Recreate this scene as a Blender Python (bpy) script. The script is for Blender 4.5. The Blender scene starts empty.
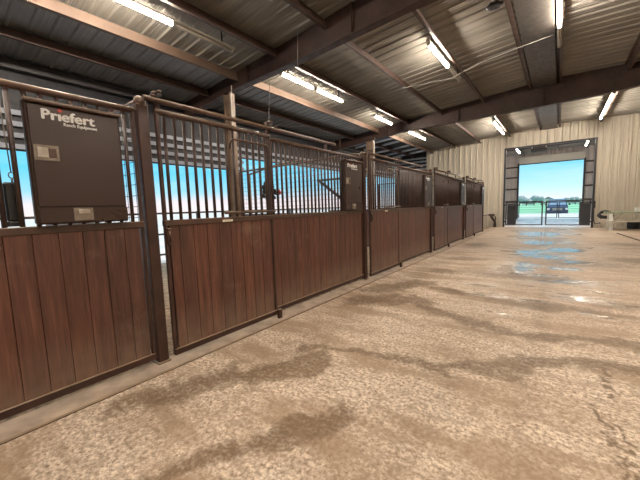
import bpy, math, random
from mathutils import Vector, Matrix
random.seed(7)
C = bpy.context.scene.collection
PI = math.pi

# ------------------------------------------------------------------ helpers
KX, KY, OYY = .985, .9266, -.395
def W(v):
    '''survey grid -> metres on site'''
    x, y, z = v
    return Vector((KX*x, KY*y+OYY, 1.033*z if z < 2.3 else 2.3759+(z-2.3)*.945))
class MB:
    def __init__(s): s.v = []; s.f = []; s.sm = []
    def add(s, vs, fs, smooth=False):
        n = len(s.v); s.v += [tuple(v) for v in vs]
        s.f += [tuple(n+i for i in f) for f in fs]; s.sm += [smooth]*len(fs); return s
    def box(s, x0, x1, y0, y1, z0, z1):
        vs = [(x, y, z) for x in (x0, x1) for y in (y0, y1) for z in (z0, z1)]
        return s.add(vs, [(0,1,3,2),(4,6,7,5),(0,4,5,1),(2,3,7,6),(0,2,6,4),(1,5,7,3)])
    def cbox(s, x0, x1, y0, y1, z0, z1, b=.006):       # box with chamfered edges
        if x0 > x1: x0, x1 = x1, x0
        if y0 > y1: y0, y1 = y1, y0
        if z0 > z1: z0, z1 = z1, z0
        b = min(b, (x1-x0)/3, (y1-y0)/3, (z1-z0)/3)
        c = ((x0+x1)/2, (y0+y1)/2, (z0+z1)/2); h = ((x1-x0)/2, (y1-y0)/2, (z1-z0)/2)
        vs = []; idx = {}
        for sx in (-1, 1):
            for sy in (-1, 1):
                for sz in (-1, 1):
                    for a in range(3):
                        o = [h[0]-b, h[1]-b, h[2]-b]; o[a] = h[a]
                        idx[(sx, sy, sz, a)] = len(vs)
                        vs.append((c[0]+sx*o[0], c[1]+sy*o[1], c[2]+sz*o[2]))
        fs = []
        S = (-1, 1)
        for a in range(3):
            p, q = [(1, 2), (2, 0), (0, 1)][a]
            for sa in S:
                def k(u, w):
                    t = [0, 0, 0]; t[a] = sa; t[p] = u; t[q] = w; return idx[(t[0], t[1], t[2], a)]
                f = [k(-1,-1), k(1,-1), k(1,1), k(-1,1)]
                fs.append(f if sa > 0 else f[::-1])
        for a in range(3):
            p, q = (a+1) % 3, (a+2) % 3
            for sp in S:
                for sq in S:
                    def k(sa, w):
                        t = [0,0,0]; t[a] = sa; t[p] = sp; t[q] = sq; return idx[(t[0],t[1],t[2],w)]
                    f = [k(-1,p), k(1,p), k(1,q), k(-1,q)]
                    fs.append(f if sp*sq < 0 else f[::-1])
        for sx in S:
            for sy in S:
                for sz in S:
                    f = [idx[(sx,sy,sz,a)] for a in range(3)]
                    fs.append(f if sx*sy*sz > 0 else f[::-1])
        return s.add(vs, fs)
    def prism(s, poly, h0, h1, axis='z', smooth=False):      # extrude 2D polygon along axis
        n = len(poly)
        def P(a, b, h):
            return {'z': (a, b, h), 'y': (a, h, b), 'x': (h, a, b)}[axis]
        vs = [P(a, b, h0) for a, b in poly]+[P(a, b, h1) for a, b in poly]
        fs = [(i, (i+1) % n, n+(i+1) % n, n+i) for i in range(n)]
        s.add(vs, fs, smooth)
        m = len(s.v)-2*n
        s.f += [tuple(m+i for i in range(n))[::-1], tuple(m+n+i for i in range(n))]; s.sm += [False, False]
        return s
    def tube(s, pts, r, n=8, caps=True):
        pts = [Vector(p) for p in pts]; rs = r if isinstance(r, (list, tuple)) else [r]*len(pts)
        rings = []; t0 = (pts[1]-pts[0]).normalized()
        up = Vector((0,0,1)) if abs(t0.z) < .9 else Vector((1,0,0))
        u = t0.cross(up).normalized()
        for i, p in enumerate(pts):
            if i == 0: t = t0
            elif i == len(pts)-1: t = (pts[i]-pts[i-1]).normalized()
            else: t = ((pts[i]-pts[i-1]).normalized()+(pts[i+1]-pts[i]).normalized()).normalized()
            u = (u-t*u.dot(t)).normalized(); w = t.cross(u)
            rings.append([p+(u*math.cos(2*PI*k/n)+w*math.sin(2*PI*k/n))*rs[i] for k in range(n)])
        vs = [q for rg in rings for q in rg]; fs = []
        for i in range(len(pts)-1):
            for k in range(n):
                fs.append((i*n+k, i*n+(k+1) % n, (i+1)*n+(k+1) % n, (i+1)*n+k))
        s.add(vs, fs, True)
        if caps:
            m = len(s.v)-len(vs)
            s.f += [tuple(m+k for k in range(n))[::-1], tuple(m+(len(pts)-1)*n+k for k in range(n))]; s.sm += [False, False]
        return s
    def ball(s, c, r, nu=10, nv=7, jit=0, sq=(1,1,1)):
        vs = [(c[0], c[1], c[2]+r*sq[2])]
        for j in range(1, nv):
            th = PI*j/nv
            for i in range(nu):
                ph = 2*PI*i/nu; k = r*(1+random.uniform(-jit, jit))
                vs.append((c[0]+k*sq[0]*math.sin(th)*math.cos(ph), c[1]+k*sq[1]*math.sin(th)*math.sin(ph), c[2]+k*sq[2]*math.cos(th)))
        vs.append((c[0], c[1], c[2]-r*sq[2])); L = len(vs)-1; fs = []
        for i in range(nu):
            fs.append((0, 1+i, 1+(i+1) % nu)); fs.append((L, L-nu+(i+1) % nu, L-nu+i))
            for j in range(nv-2):
                a = 1+j*nu+i; b = 1+j*nu+(i+1) % nu; fs.append((a, a+nu, b+nu, b))
        return s.add(vs, fs, True)

def obj(name, mb, mat, parent=None, kind=None):
    me = bpy.data.meshes.new(name)
    off = parent_origin(parent) if parent else Vector((0,0,0))
    me.from_pydata([tuple(W(v)-off) for v in mb.v], [], mb.f); me.update()
    me.polygons.foreach_set('use_smooth', mb.sm)
    me.materials.append(mat)
    o = bpy.data.objects.new(name, me); C.objects.link(o)
    if parent: o.parent = parent
    if kind: o['kind'] = kind
    return o
def parent_origin(p):
    v = Vector((0,0,0))
    while p: v += p.location; p = p.parent
    return v
def thing(name, label, cat, loc, group=None):
    o = bpy.data.objects.new(name, None); C.objects.link(o); o.location = W(loc)
    o.empty_display_size = .2
    o['label'] = label; o['category'] = cat
    if group: o['group'] = group
    return o
def tag(o, label, cat, group=None):
    o['label'] = label; o['category'] = cat
    if group: o['group'] = group
    return o
def solo(name, mb, mat, label, cat, loc=(0,0,0), group=None):
    o = obj(name, mb, mat); o.data.transform(Matrix.Translation(-W(loc))); o.location = W(loc)
    return tag(o, label, cat, group)
def struct(name, mb, mat): return obj(name, mb, mat, kind='structure')
def dup(root, delta, label, group=None):
    r = root.copy(); C.objects.link(r); r.location = root.location+Vector((KX*delta[0], KY*delta[1], delta[2])); r['label'] = label
    if group: r['group'] = group
    def rec(a, b):
        for ch in list(a.children):
            if ch == b: continue
            c = ch.copy(); C.objects.link(c); c.parent = b; rec(ch, c)
    rec(root, r)
    return r

# ------------------------------------------------------------------ materials
def newmat(name):
    m = bpy.data.materials.new(name); m.use_nodes = True
    nt = m.node_tree; return m, nt, nt.nodes, nt.links, nt.nodes['Principled BSDF']
def setc(b, col, rough=.5, metal=0, spec=.5):
    b.inputs['Base Color'].default_value = (*col, 1); b.inputs['Roughness'].default_value = rough
    b.inputs['Metallic'].default_value = metal; b.inputs['Specular IOR Level'].default_value = spec
def noise(N, L, scale, detail=4, coord=None, rough=.55, dim='3D'):
    n = N.new('ShaderNodeTexNoise'); n.inputs['Scale'].default_value = scale
    n.inputs['Detail'].default_value = detail; n.inputs['Roughness'].default_value = rough
    if coord: L.new(coord, n.inputs['Vector'])
    return n.outputs['Fac']
def ramp(N, L, fac, stops, interp='LINEAR'):
    r = N.new('ShaderNodeValToRGB'); r.color_ramp.interpolation = interp
    e = r.color_ramp.elements
    while len(e) < len(stops): e.new(.5)
    for i, (p, c) in enumerate(stops):
        e[i].position = p; e[i].color = (*c, 1) if not isinstance(c, (int, float)) else (c, c, c, 1)
    L.new(fac, r.inputs['Fac']); return r.outputs['Color']
def mixc(N, L, fac, a, b, mode='MIX'):
    m = N.new('ShaderNodeMix'); m.data_type = 'RGBA'; m.blend_type = mode
    for i, x in ((0, fac), (6, a), (7, b)):
        if isinstance(x, (int, float)): m.inputs[i].default_value = x
        elif isinstance(x, tuple): m.inputs[i].default_value = (*x, 1)
        else: L.new(x, m.inputs[i])
    return m.outputs[2]
def mth(N, L, op, a, b=0., c=None, clamp=False):
    m = N.new('ShaderNodeMath'); m.operation = op; m.use_clamp = clamp
    for i, x in enumerate((a, b, c)):
        if x is None: continue
        if isinstance(x, (int, float)): m.inputs[i].default_value = x
        else: L.new(x, m.inputs[i])
    return m.outputs[0]
def mapping(N, L, coord, scale=(1,1,1), loc=(0,0,0), rot=(0,0,0)):
    m = N.new('ShaderNodeMapping'); m.inputs['Scale'].default_value = scale
    m.inputs['Location'].default_value = loc; m.inputs['Rotation'].default_value = rot
    L.new(coord, m.inputs['Vector']); return m.outputs[0]
def bump(N, L, h, b, strength=.3, dist=.01):
    n = N.new('ShaderNodeBump'); n.inputs['Strength'].default_value = strength; n.inputs['Distance'].default_value = dist
    L.new(h, n.inputs['Height']); L.new(n.outputs[0], b.inputs['Normal'])
def objc(N): return N.new('ShaderNodeTexCoord').outputs['Object']
def worldc(N): return N.new('ShaderNodeNewGeometry').outputs['Position']

def painted(name, col, rough=.45, var=.25, metal=0, scale=6, dust=None, bumpy=0):
    m, nt, N, L, b = newmat(name); setc(b, col, rough, metal)
    co = worldc(N); f = noise(N, L, scale, 5, co)
    lo = tuple(c*(1-var) for c in col); hi = tuple(min(1, c*(1+var)) for c in col)
    base = ramp(N, L, f, [(.3, lo), (.7, hi)])
    if dust:
        g = N.new('ShaderNodeNewGeometry'); s = N.new('ShaderNodeSeparateXYZ'); L.new(g.outputs['Normal'], s.inputs[0])
        up = mth(N, L, 'MULTIPLY', mth(N, L, 'MULTIPLY', s.outputs[2], dust[1], clamp=True), noise(N, L, 9, 4, co), clamp=True)
        base = mixc(N, L, mth(N, L, 'MULTIPLY', up, 1.7, clamp=True), base, dust[0])
    L.new(base, b.inputs['Base Color'])
    r = ramp(N, L, noise(N, L, scale*3, 4, co), [(.3, max(.05, rough-.12)), (.7, min(1, rough+.15))]); L.new(r, b.inputs['Roughness'])
    if bumpy: bump(N, L, noise(N, L, scale*8, 4, co), b, bumpy, .004)
    return m
M = {}
M['stall_metal'] = painted('stall_metal', (.048,.020,.0135), .42, .3, dust=((.36,.25,.15), .9))
M['rail_metal'] = painted('rail_metal', (.072,.036,.024), .42, .3, dust=((.19,.125,.07), 1.2))
M['bar_metal'] = painted('bar_metal', (.045,.023,.018), .42, .25)
M['box_metal'] = painted('box_metal', (.032,.013,.008), .36, .06, scale=1)
M['rafter'] = painted('rafter_primer', (.046,.023,.018), .55, .3, scale=3)
M['purlin'] = painted('purlin_primer', (.070,.040,.030), .5, .25, scale=3)
M['purlin_lamplit'] = painted('purlin_lamplit', (.15,.098,.07), .5, .15, scale=3)  # lighter than the other purlins: lamp light put into the strut's colour
M['column'] = painted('column_steel', (.19,.13,.09), .5, .3, scale=5)
M['steel'] = painted('latch_steel', (.22,.18,.145), .45, .25, metal=.3, scale=20)
M['chrome'] = painted('bare_steel', (.36,.31,.26), .4, .2, metal=.4, scale=20)
M['gate_metal'] = painted('gate_metal', (.03,.028,.03), .45, .3)
M['black'] = painted('black_rubber', (.018,.017,.017), .5, .3)
M['beige'] = painted('beige_sheet', (.585,.53,.44), .45, .03, scale=1)
M['inner'] = painted('bay_sheet', (.52,.45,.41), .5, .12, scale=2)
M['slat'] = painted('slat_grey', (.25,.27,.32), .5, .12, scale=3)
M['batten'] = painted('batten_daylit', (.62,.66,.8), .45, .1, scale=3)  # bluish outside light on the eave ribs put into this pale colour
M['eave_shaded'] = painted('eave_shade_tone', (.03,.03,.036), .6, .15)  # darker copy of the eave roof sheet, shade put into its colour
M['shade_sheet'] = painted('shade_sheet', (.010,.010,.014), .6, .2, scale=3)  # near-black stands for shade between the slats and on the end wall
M['white_paint'] = painted('white_paint', (.75,.74,.7), .4, .08)
M['green_top'] = painted('green_top', (.24,.30,.2), .45, .25)
M['grey_plank'] = painted('grey_plank', (.55,.5,.42), .6, .2)
M['truck'] = painted('truck_paint', (.03,.05,.10), .12, .1)
M['glass'] = painted('truck_glass', (.35,.5,.65), .06, .05, metal=.8)
M['gravel'] = painted('yard_gravel', (.66,.6,.56), .9, .15, scale=.6)
M['apron'] = painted('yard_concrete', (.72,.7,.68), .6, .08, scale=.5)
M['grass'] = painted('yard_grass', (.26,.56,.33), .9, .2, scale=.15)
M['tree'] = painted('tree_leaves', (.36,.38,.38), .9, .3, scale=.6)
M['house'] = painted('house_wall', (.75,.68,.66), .8, .1, scale=.3)
M['houseroof'] = painted('house_roof', (.35,.27,.26), .8, .1, scale=.3)
M['logo_white'] = painted('logo_white', (.95,.94,.92), .45, .03)
M['logo_red'] = painted('logo_red', (.6,.03,.02), .45, .05)
M['sticker'] = painted('sticker', (.7,.63,.5), .5, .1)
M['strap'] = painted('strap_pale', (.55,.52,.48), .7, .1)
M['redcloth'] = painted('red_cloth', (.4,.05,.04), .8, .2)

# galvanised roof underside
m, nt, N, L, b = newmat('roof_sheet'); M['roof'] = m
setc(b, (.5,.46,.38), .4, .1)
co = worldc(N)
f = noise(N, L, 1.2, 6, mapping(N, L, co, (.35, 3.3, 1)))
L.new(ramp(N, L, f, [(.3, (.165,.15,.13)), (.7, (.285,.262,.228))]), b.inputs['Base Color'])
L.new(ramp(N, L, noise(N, L, 5, 4, co), [(.3, .5), (.7, .56)]), b.inputs['Roughness'])
# cooler lean-to roof
m, nt, N, L, b = newmat('roof_sheet_eave'); M['roof_eave'] = m
setc(b, (.3,.3,.32), .42, .3)
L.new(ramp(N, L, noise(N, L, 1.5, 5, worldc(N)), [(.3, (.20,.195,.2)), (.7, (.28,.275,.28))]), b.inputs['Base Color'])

# stained planks (tone per board)
m, nt, N, L, b = newmat('stained_planks'); M['wood'] = m
setc(b, (.12,.045,.025), .42)
co = worldc(N); sp = N.new('ShaderNodeSeparateXYZ'); L.new(co, sp.inputs[0])
bi = mth(N, L, 'FLOOR', mth(N, L, 'DIVIDE', mth(N, L, 'SUBTRACT', sp.outputs[1], W((0,1.9,0)).y), .158*KY))
wn = N.new('ShaderNodeTexWhiteNoise'); wn.noise_dimensions = '1D'; L.new(bi, wn.inputs['W'])
off = N.new('ShaderNodeCombineXYZ'); L.new(mth(N, L, 'MULTIPLY', wn.outputs['Value'], 7), off.inputs[2]); L.new(mth(N, L, 'MULTIPLY', wn.outputs['Value'], 3), off.inputs[0])
va = N.new('ShaderNodeVectorMath'); va.operation = 'ADD'; L.new(co, va.inputs[0]); L.new(off.outputs[0], va.inputs[1])
grain = noise(N, L, 3.2, 7, mapping(N, L, va.outputs[0], (1, 7, .55)), .62)
fine = noise(N, L, 20, 5, mapping(N, L, va.outputs[0], (1, 5, .18)), .6)
g = mth(N, L, 'ADD', mth(N, L, 'MULTIPLY', grain, .7), mth(N, L, 'MULTIPLY', fine, .3))
c1 = ramp(N, L, g, [(.34, (.044,.017,.011)), (.5, (.098,.038,.0245)), (.66, (.17,.074,.048))])
c2 = mixc(N, L, 1., c1, ramp(N, L, wn.outputs['Value'], [(0, (.82,.82,.84)), (.5, (1,.97,.95)), (1, (1.15,1.05,.98))]), 'MULTIPLY')
sc = noise(N, L, 2.2, 6, co, .7)
c3 = mixc(N, L, ramp(N, L, sc, [(.58, 0.), (.8, .45)]), c2, (.30,.21,.16))
# dusty splash band near the bottom edge
low = mth(N, L, 'MULTIPLY', ramp(N, L, sp.outputs[2], [(.08, .55), (.5, 0.)]), noise(N, L, 5, 4, co), clamp=True)
c4 = mixc(N, L, low, c3, (.36,.27,.2))
L.new(c4, b.inputs['Base Color'])
L.new(ramp(N, L, fine, [(.3, .34), (.7, .52)]), b.inputs['Roughness'])
bump(N, L, g, b, .35, .004)

# concrete floor, damp stains and puddles
m, nt, N, L, b = newmat('barn_floor'); M['floor'] = m
setc(b, (.5,.38,.27), .7)
co = worldc(N)
nz = N.new('ShaderNodeTexNoise'); nz.inputs['Scale'].default_value = 2.2; nz.inputs['Detail'].default_value = 6; L.new(co, nz.inputs['Vector'])
dv = N.new('ShaderNodeVectorMath'); dv.operation = 'SUBTRACT'; L.new(nz.outputs['Color'], dv.inputs[0]); dv.inputs[1].default_value = (.5,.5,.5)
ds = N.new('ShaderNodeVectorMath'); ds.operation = 'SCALE'; L.new(dv.outputs[0], ds.inputs[0]); ds.inputs['Scale'].default_value = .65
dc = N.new('ShaderNodeVectorMath'); dc.operation = 'ADD'; L.new(co, dc.inputs[0]); L.new(ds.outputs[0], dc.inputs[1])
def blob(cx, cy, rx, ry, ang=0, soft=.5, src=None):
    a = math.radians(ang); cx, cy, _ = W((cx, cy, 0)); rx *= KX; ry *= KY
    sb = N.new('ShaderNodeVectorMath'); sb.operation = 'SUBTRACT'; L.new(src or dc.outputs[0], sb.inputs[0]); sb.inputs[1].default_value = (cx, cy, 0)
    mp = mapping(N, L, mapping(N, L, sb.outputs[0], rot=(0,0,-a)), (1/rx, 1/ry, 0))
    ln = N.new('ShaderNodeVectorMath'); ln.operation = 'LENGTH'; L.new(mp, ln.inputs[0])
    mr = N.new('ShaderNodeMapRange'); mr.interpolation_type = 'SMOOTHSTEP'
    L.new(ln.outputs['Value'], mr.inputs[0]); mr.inputs[1].default_value = 1-soft; mr.inputs[2].default_value = 1+soft
    mr.inputs[3].default_value = 1; mr.inputs[4].default_value = 0
    return mr.outputs[0]
def union(lst):
    r = lst[0]
    for x in lst[1:]: r = mth(N, L, 'MAXIMUM', r, x)
    return r
def seg(ax, ay, bx, by, w, soft=.75):
    A, B = W((ax, ay, 0)), W((bx, by, 0)); d = B-A
    v1 = N.new('ShaderNodeVectorMath'); v1.operation = 'SUBTRACT'; L.new(dc.outputs[0], v1.inputs[0]); v1.inputs[1].default_value = (A.x, A.y, 0)
    dt = N.new('ShaderNodeVectorMath'); dt.operation = 'DOT_PRODUCT'; L.new(v1.outputs[0], dt.inputs[0]); dt.inputs[1].default_value = (d.x, d.y, 0)
    t = mth(N, L, 'MULTIPLY', dt.outputs['Value'], 1/d.length_squared, clamp=True)
    sc_ = N.new('ShaderNodeVectorMath'); sc_.operation = 'SCALE'; sc_.inputs[0].default_value = (d.x, d.y, 0); L.new(t, sc_.inputs['Scale'])
    v2 = N.new('ShaderNodeVectorMath'); v2.operation = 'SUBTRACT'; L.new(v1.outputs[0], v2.inputs[0]); L.new(sc_.outputs[0], v2.inputs[1])
    fl = mapping(N, L, v2.outputs[0], (1/w, 1/w, 0))
    ln = N.new('ShaderNodeVectorMath'); ln.operation = 'LENGTH'; L.new(fl, ln.inputs[0])
    mr = N.new('ShaderNodeMapRange'); mr.interpolation_type = 'SMOOTHSTEP'; L.new(ln.outputs['Value'], mr.inputs[0])
    mr.inputs[1].default_value = 1-soft; mr.inputs[2].default_value = 1+soft; mr.inputs[3].default_value = 1; mr.inputs[4].default_value = 0
    return mr.outputs[0]
wet = union([seg(-1.95,2.8,-1.43,3.08,.09), seg(-1.43,3.08,-.91,3.16,.09), seg(-.91,3.16,-.43,3.38,.11), seg(-.43,3.38,-.04,3.84,.12), seg(-.04,3.84,.6,4.1,.13), seg(.6,4.1,1.6,4.4,.12),
    seg(-1.95,2.2,-1.76,2.6,.17,.4), seg(-2.2,1.95,-1.95,2.3,.12), seg(-1.66,1.1,-1.54,1.49,.09), seg(-1.54,1.49,-1.34,1.77,.08), seg(-1.34,1.77,-1.12,2.15,.10),
    seg(-2.35,4.55,-2.0,4.9,.30,.6), seg(-2.0,4.9,-1.5,5.1,.2), seg(-1.5,4.9,-.76,4.43,.13), seg(-.76,4.43,-.1,4.47,.12), seg(-.1,4.47,.9,4.8,.1), seg(-2.5,5.3,-1.9,6.2,.25), seg(-2.5,1.4,-2.2,2.1,.2,.9),
    blob(-.1,5.75,1.0,.22,-5,.8), blob(-1.2,5.9,.5,.2,0,.8),
    blob(-1.9,7.4,.4,.35,10,.8), blob(-1.8,9.4,.4,.4,0,.8), blob(-.5,7.6,1.2,.4,0,.8), blob(.9,6.3,.7,.25,-5,.8), blob(-2.1,12.4,.4,.8,0,.8), blob(1.4,10.7,.5,.5,0,.8), blob(.4,9.9,1.0,.7,0,.8), blob(1.6,14.2,.5,.6,0,.8)])
nh = noise(N, L, 9, 10, co, .78)
wetn = ramp(N, L, mth(N, L, 'ADD', wet, mth(N, L, 'MULTIPLY', mth(N, L, 'SUBTRACT', nh, .5), 3.2)), [(.30, 0.), (.85, 1.)])
wetn = mth(N, L, 'MULTIPLY', wetn, mth(N, L, 'ADD', .2, mth(N, L, 'MULTIPLY', wet, .8)))
wetn = mth(N, L, 'MULTIPLY', wetn, ramp(N, L, noise(N, L, 26, 5, co, .7), [(.36, .45), (.56, 1.)]))
track = mth(N, L, 'MULTIPLY', union([blob(.34,3.65,.035,.35,0,.4), blob(.31,2.9,.03,.35,3,.4), blob(.38,2.8,.012,.3,0,.4)]), ramp(N, L, noise(N, L, 14, 3, co), [(.45, 0.), (.55, 1.)]))
wetn = mth(N, L, 'MAXIMUM', wetn, track)
# aggregate speckle
vo = N.new('ShaderNodeTexVoronoi'); vo.inputs['Scale'].default_value = 42; L.new(co, vo.inputs['Vector'])
sp1 = noise(N, L, 38, 4, co, .75); sp2 = noise(N, L, 9, 6, co, .7); big = noise(N, L, 1.5, 7, mapping(N, L, co, (.55, 1.7, 1), (.3, 2.2, 0)), .65)
base = ramp(N, L, sp1, [(.36, (.25,.18,.125)), (.46, (.54,.42,.32)), (.60, (.86,.73,.60))])
vbw = N.new('ShaderNodeRGBToBW'); L.new(vo.outputs['Color'], vbw.inputs[0])
base = mixc(N, L, .4, base, vbw.outputs[0], 'SOFT_LIGHT')
base = mixc(N, L, ramp(N, L, noise(N, L, 24, 3, co, .6), [(.56, 0.), (.66, .55)]), base, (.24,.16,.10))
base = mixc(N, L, ramp(N, L, sp2, [(.50, 0.), (.60, .55)]), base, (.37,.27,.185))
base = mixc(N, L, ramp(N, L, big, [(.44, 0.), (.60, .75)]), base, (.34,.228,.145))
base = mixc(N, L, mth(N, L, 'MULTIPLY', blob(.13,4.1,.035,.5,8,.5), .6), base, (.68,.56,.43))
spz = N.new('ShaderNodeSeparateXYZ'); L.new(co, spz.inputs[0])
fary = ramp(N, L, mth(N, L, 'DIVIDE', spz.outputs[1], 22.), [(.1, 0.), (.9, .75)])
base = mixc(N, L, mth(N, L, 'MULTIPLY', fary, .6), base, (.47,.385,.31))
base = mixc(N, L, mth(N, L, 'MULTIPLY', wetn, .9), base, (.165,.10,.052))
# puddles: streaks stretched across the aisle
pz = noise(N, L, 1.0, 5, mapping(N, L, co, (.9, 1.9, 1), (3.1, .4, 0)), .55)
preg = union([blob(-.1,5.1,.75,.22,0,.5), blob(-.3,6.3,1.2,.5,0,.5), blob(-.1,8.5,1.1,1.3,0,.6), blob(-.25,12,1.3,3.2,0,.6), blob(-.6,18,1.5,3.5,0,.6)])
d2 = N.new('ShaderNodeVectorMath'); d2.operation = 'SCALE'; L.new(dv.outputs[0], d2.inputs[0]); d2.inputs['Scale'].default_value = .35
d3 = N.new('ShaderNodeVectorMath'); d3.operation = 'ADD'; L.new(co, d3.inputs[0]); L.new(d2.outputs[0], d3.inputs[1])
strk = union([blob(x, y, rx, ry, an, .35, d3.outputs[0]) for x, y, rx, ry, an in ((-.53,5.05,.18,.05,-8), (-.3,5.02,.07,.03,0), (.42,5.56,.25,.06,-12), (.54,6.92,.33,.08,-10),
    (-.37,6.87,.16,.06,0), (-.3,7.97,.62,.15,3), (.1,8.9,.35,.2,0), (-.6,9.1,.35,.2,0), (-.3,10.6,.55,.4,0), (.2,12.2,.5,.5,0), (-.5,14,.5,.8,0), (-.6,17.5,.8,1.3,0))])
pud = mth(N, L, 'MULTIPLY', preg, ramp(N, L, pz, [(.52, 0.), (.58, 1.)]), clamp=True)
pud = mth(N, L, 'MAXIMUM', pud, mth(N, L, 'MULTIPLY', strk, ramp(N, L, noise(N, L, 9, 4, co), [(.38, 0.), (.5, 1.)])))
base = mixc(N, L, mth(N, L, 'MULTIPLY', pud, .45), base, (.3,.25,.2))
L.new(base, b.inputs['Base Color'])
rg = mth(N, L, 'SUBTRACT', .68, mth(N, L, 'MULTIPLY', wetn, .22))
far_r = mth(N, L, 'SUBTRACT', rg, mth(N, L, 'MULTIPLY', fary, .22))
mxr = N.new('ShaderNodeMix'); L.new(pud, mxr.inputs[0]); L.new(far_r, mxr.inputs[2]); mxr.inputs[3].default_value = .10
L.new(mxr.outputs[0], b.inputs['Roughness'])
L.new(mth(N, L, 'ADD', .4, mth(N, L, 'MULTIPLY', pud, .6)), b.inputs['Specular IOR Level'])
hh = mth(N, L, 'MULTIPLY', mth(N, L, 'ADD', sp1, mth(N, L, 'MULTIPLY', sp2, .6)), mth(N, L, 'SUBTRACT', 1., mth(N, L, 'MULTIPLY', pud, .97)))
bump(N, L, hh, b, .35, .008)

# bedding
M['bedding'] = painted('stall_bedding', (.30,.22,.15), .95, .6, scale=14, bumpy=.8)
M['footing'] = painted('footing', (.44,.34,.26), .75, .3, scale=5, bumpy=.3)
m, nt, N, L, b = newmat('bay_slab'); M['slab'] = m
setc(b, (.8,.79,.84), .3)
L.new(ramp(N, L, noise(N, L, 1.2, 5, worldc(N)), [(.3, .22), (.7, .42)]), b.inputs['Roughness'])
# lamps
def emit(name, col, s):
    m, nt, N, L, b = newmat(name); setc(b, (.9,.9,.9), .4)
    b.inputs['Emission Color'].default_value = (*col, 1); b.inputs['Emission Strength'].default_value = s
    return m
TUBE = 150
M['tube'] = emit('lit_tube', (1,.89,.75), TUBE)
M['tube_off'] = painted('unlit_tube', (.27,.24,.20), .4, .05)

# ------------------------------------------------------------------ dimensions
RIDGE_X, RIDGE_Z, SL = -.52, 5.31, .0824
def roofz(x): return RIDGE_Z+SL*(x-RIDGE_X) if x < RIDGE_X else RIDGE_Z-.03*(x-RIDGE_X)
WY = 22.05; OY = 32.2; EX = -9.0; RX = 7.6; BY = -8.
CX = -6.83; FR = (-2.0, 5.98, 14.06)

# ------------------------------------------------------------------ roof (ribbed sheets, ribs run down the slope)
def ribprofile(y0, y1, pitch=.305, h=.032):
    pts = []; y = y0
    while y < y1-1e-6:
        pts += [(y, 0), (y+.022, -h), (y+.05, -h), (y+.072, 0)]
        for k in (.13, .21):
            pts += [(y+k, 0), (y+k+.008, -.006), (y+k+.024, -.006), (y+k+.032, 0)]
        y += pitch
    pts.append((y1, 0)); return pts
def roofsheet(x0, x1, BY=BY, E=OY+.3):
    mb = MB(); pr = ribprofile(BY, E); n = len(pr); z0, z1 = roofz(x0), roofz(x1)
    vs = [(x0, y, z0+d) for y, d in pr]+[(x1, y, z1+d) for y, d in pr]
    mb.add(vs, [(i, n+i, n+i+1, i+1) for i in range(n-1)])
    vs = [(x0, BY, z0+.03), (x1, BY, z1+.03), (x1, E, z1+.03), (x0, E, z0+.03)]
    return mb.add(vs, [(0, 1, 2, 3)])
struct('ceiling', roofsheet(CX, RIDGE_X), M['roof'])
struct('ceiling', roofsheet(RIDGE_X, RX), M['roof'])
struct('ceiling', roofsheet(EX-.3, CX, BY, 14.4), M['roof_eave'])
struct('ceiling', roofsheet(EX-.3, CX, 14.4, OY+.3), M['eave_shaded'])  # stretch past the far rafter, coloured as if in shade

# ------------------------------------------------------------------ floor
struct('floor', MB().box(-2.72, RX, BY, WY, -.1, 0), M['floor'])
struct('floor', MB().box(EX, RX, WY, OY, -.1, -.002), M['slab'])
struct('floor', MB().box(EX, -3.02, BY, WY-.02, -.15, -.03), M['bedding'])
struct('floor', MB().box(-3.02, -2.72, BY, WY-.06, -.1, -.018), M['footing'])
struct('trim_1', MB().box(-2.72, -2.69, BY, WY-.06, -.05, .006), M['stall_metal'])
struct('floor', MB().box(-6, 6, OY, OY+16, -.3, -.04), M['apron'])

# ------------------------------------------------------------------ walls
def wallsheet(mb, x0, x1, z0, zt, y, face=-1, depth=.05):
    # vertical ribs every 0.305 m, face towards -Y; zt(x) gives the top
    pts = []; k0 = math.floor(x0/.305); x = k0*.305
    while x < x1:
        for dx, d in ((0,0), (.002,-1.), (.035,-1.), (.037,0), (.05,1.3), (.10,1.3), (.115,0), (.15,0), (.155,.2), (.175,.2), (.18,0), (.225,0), (.23,.2), (.25,.2), (.255,0)):
            q = x+dx
            if x0 < q < x1: pts.append((q, d*depth))
        x += .305
    pts = [(x0, pts[0][1] if pts else 0)]+pts+[(x1, pts[-1][1] if pts else 0)]
    n = len(pts)
    vs = [(a, y+face*d, z0) for a, d in pts]+[(a, y+face*d, zt(a)) for a, d in pts]
    mb.add(vs, [(i, i+1, n+i+1, n+i) for i in range(n-1)])
    b0 = y-face*.055
    vs = [(x0, b0, z0), (x1, b0, z0), (x1, b0, zt(x1)), (x0, b0, zt(x0))]
    mb.add(vs, [(0, 3, 2, 1)])
    return mb
top = lambda x: roofz(x)
O1, O2, OZ = -2.44, 1.33, 4.27
def gable(name, y, mat, o1, o2, oz, xl):
    mb = MB()
    wallsheet(mb, xl, o1, -.03, top, y); wallsheet(mb, o1, RIDGE_X, oz, top, y); wallsheet(mb, RIDGE_X, o2, oz, top, y); wallsheet(mb, o2, RX, -.03, top, y)
    # closed reveals round the opening
    mb.box(o1-.03, o1, y-.005, y+.06, 0, oz); mb.box(o2, o2+.03, y-.005, y+.06, 0, oz); mb.box(o1, o2, y-.005, y+.06, oz, oz+.03)
    return struct(name, mb, mat)
gable('wall_far', WY, M['beige'], O1, O2, OZ, CX)
gable('wall_end', OY, M['inner'], -2.64, 1.37, 4.29, EX)
fr = MB()
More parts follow.
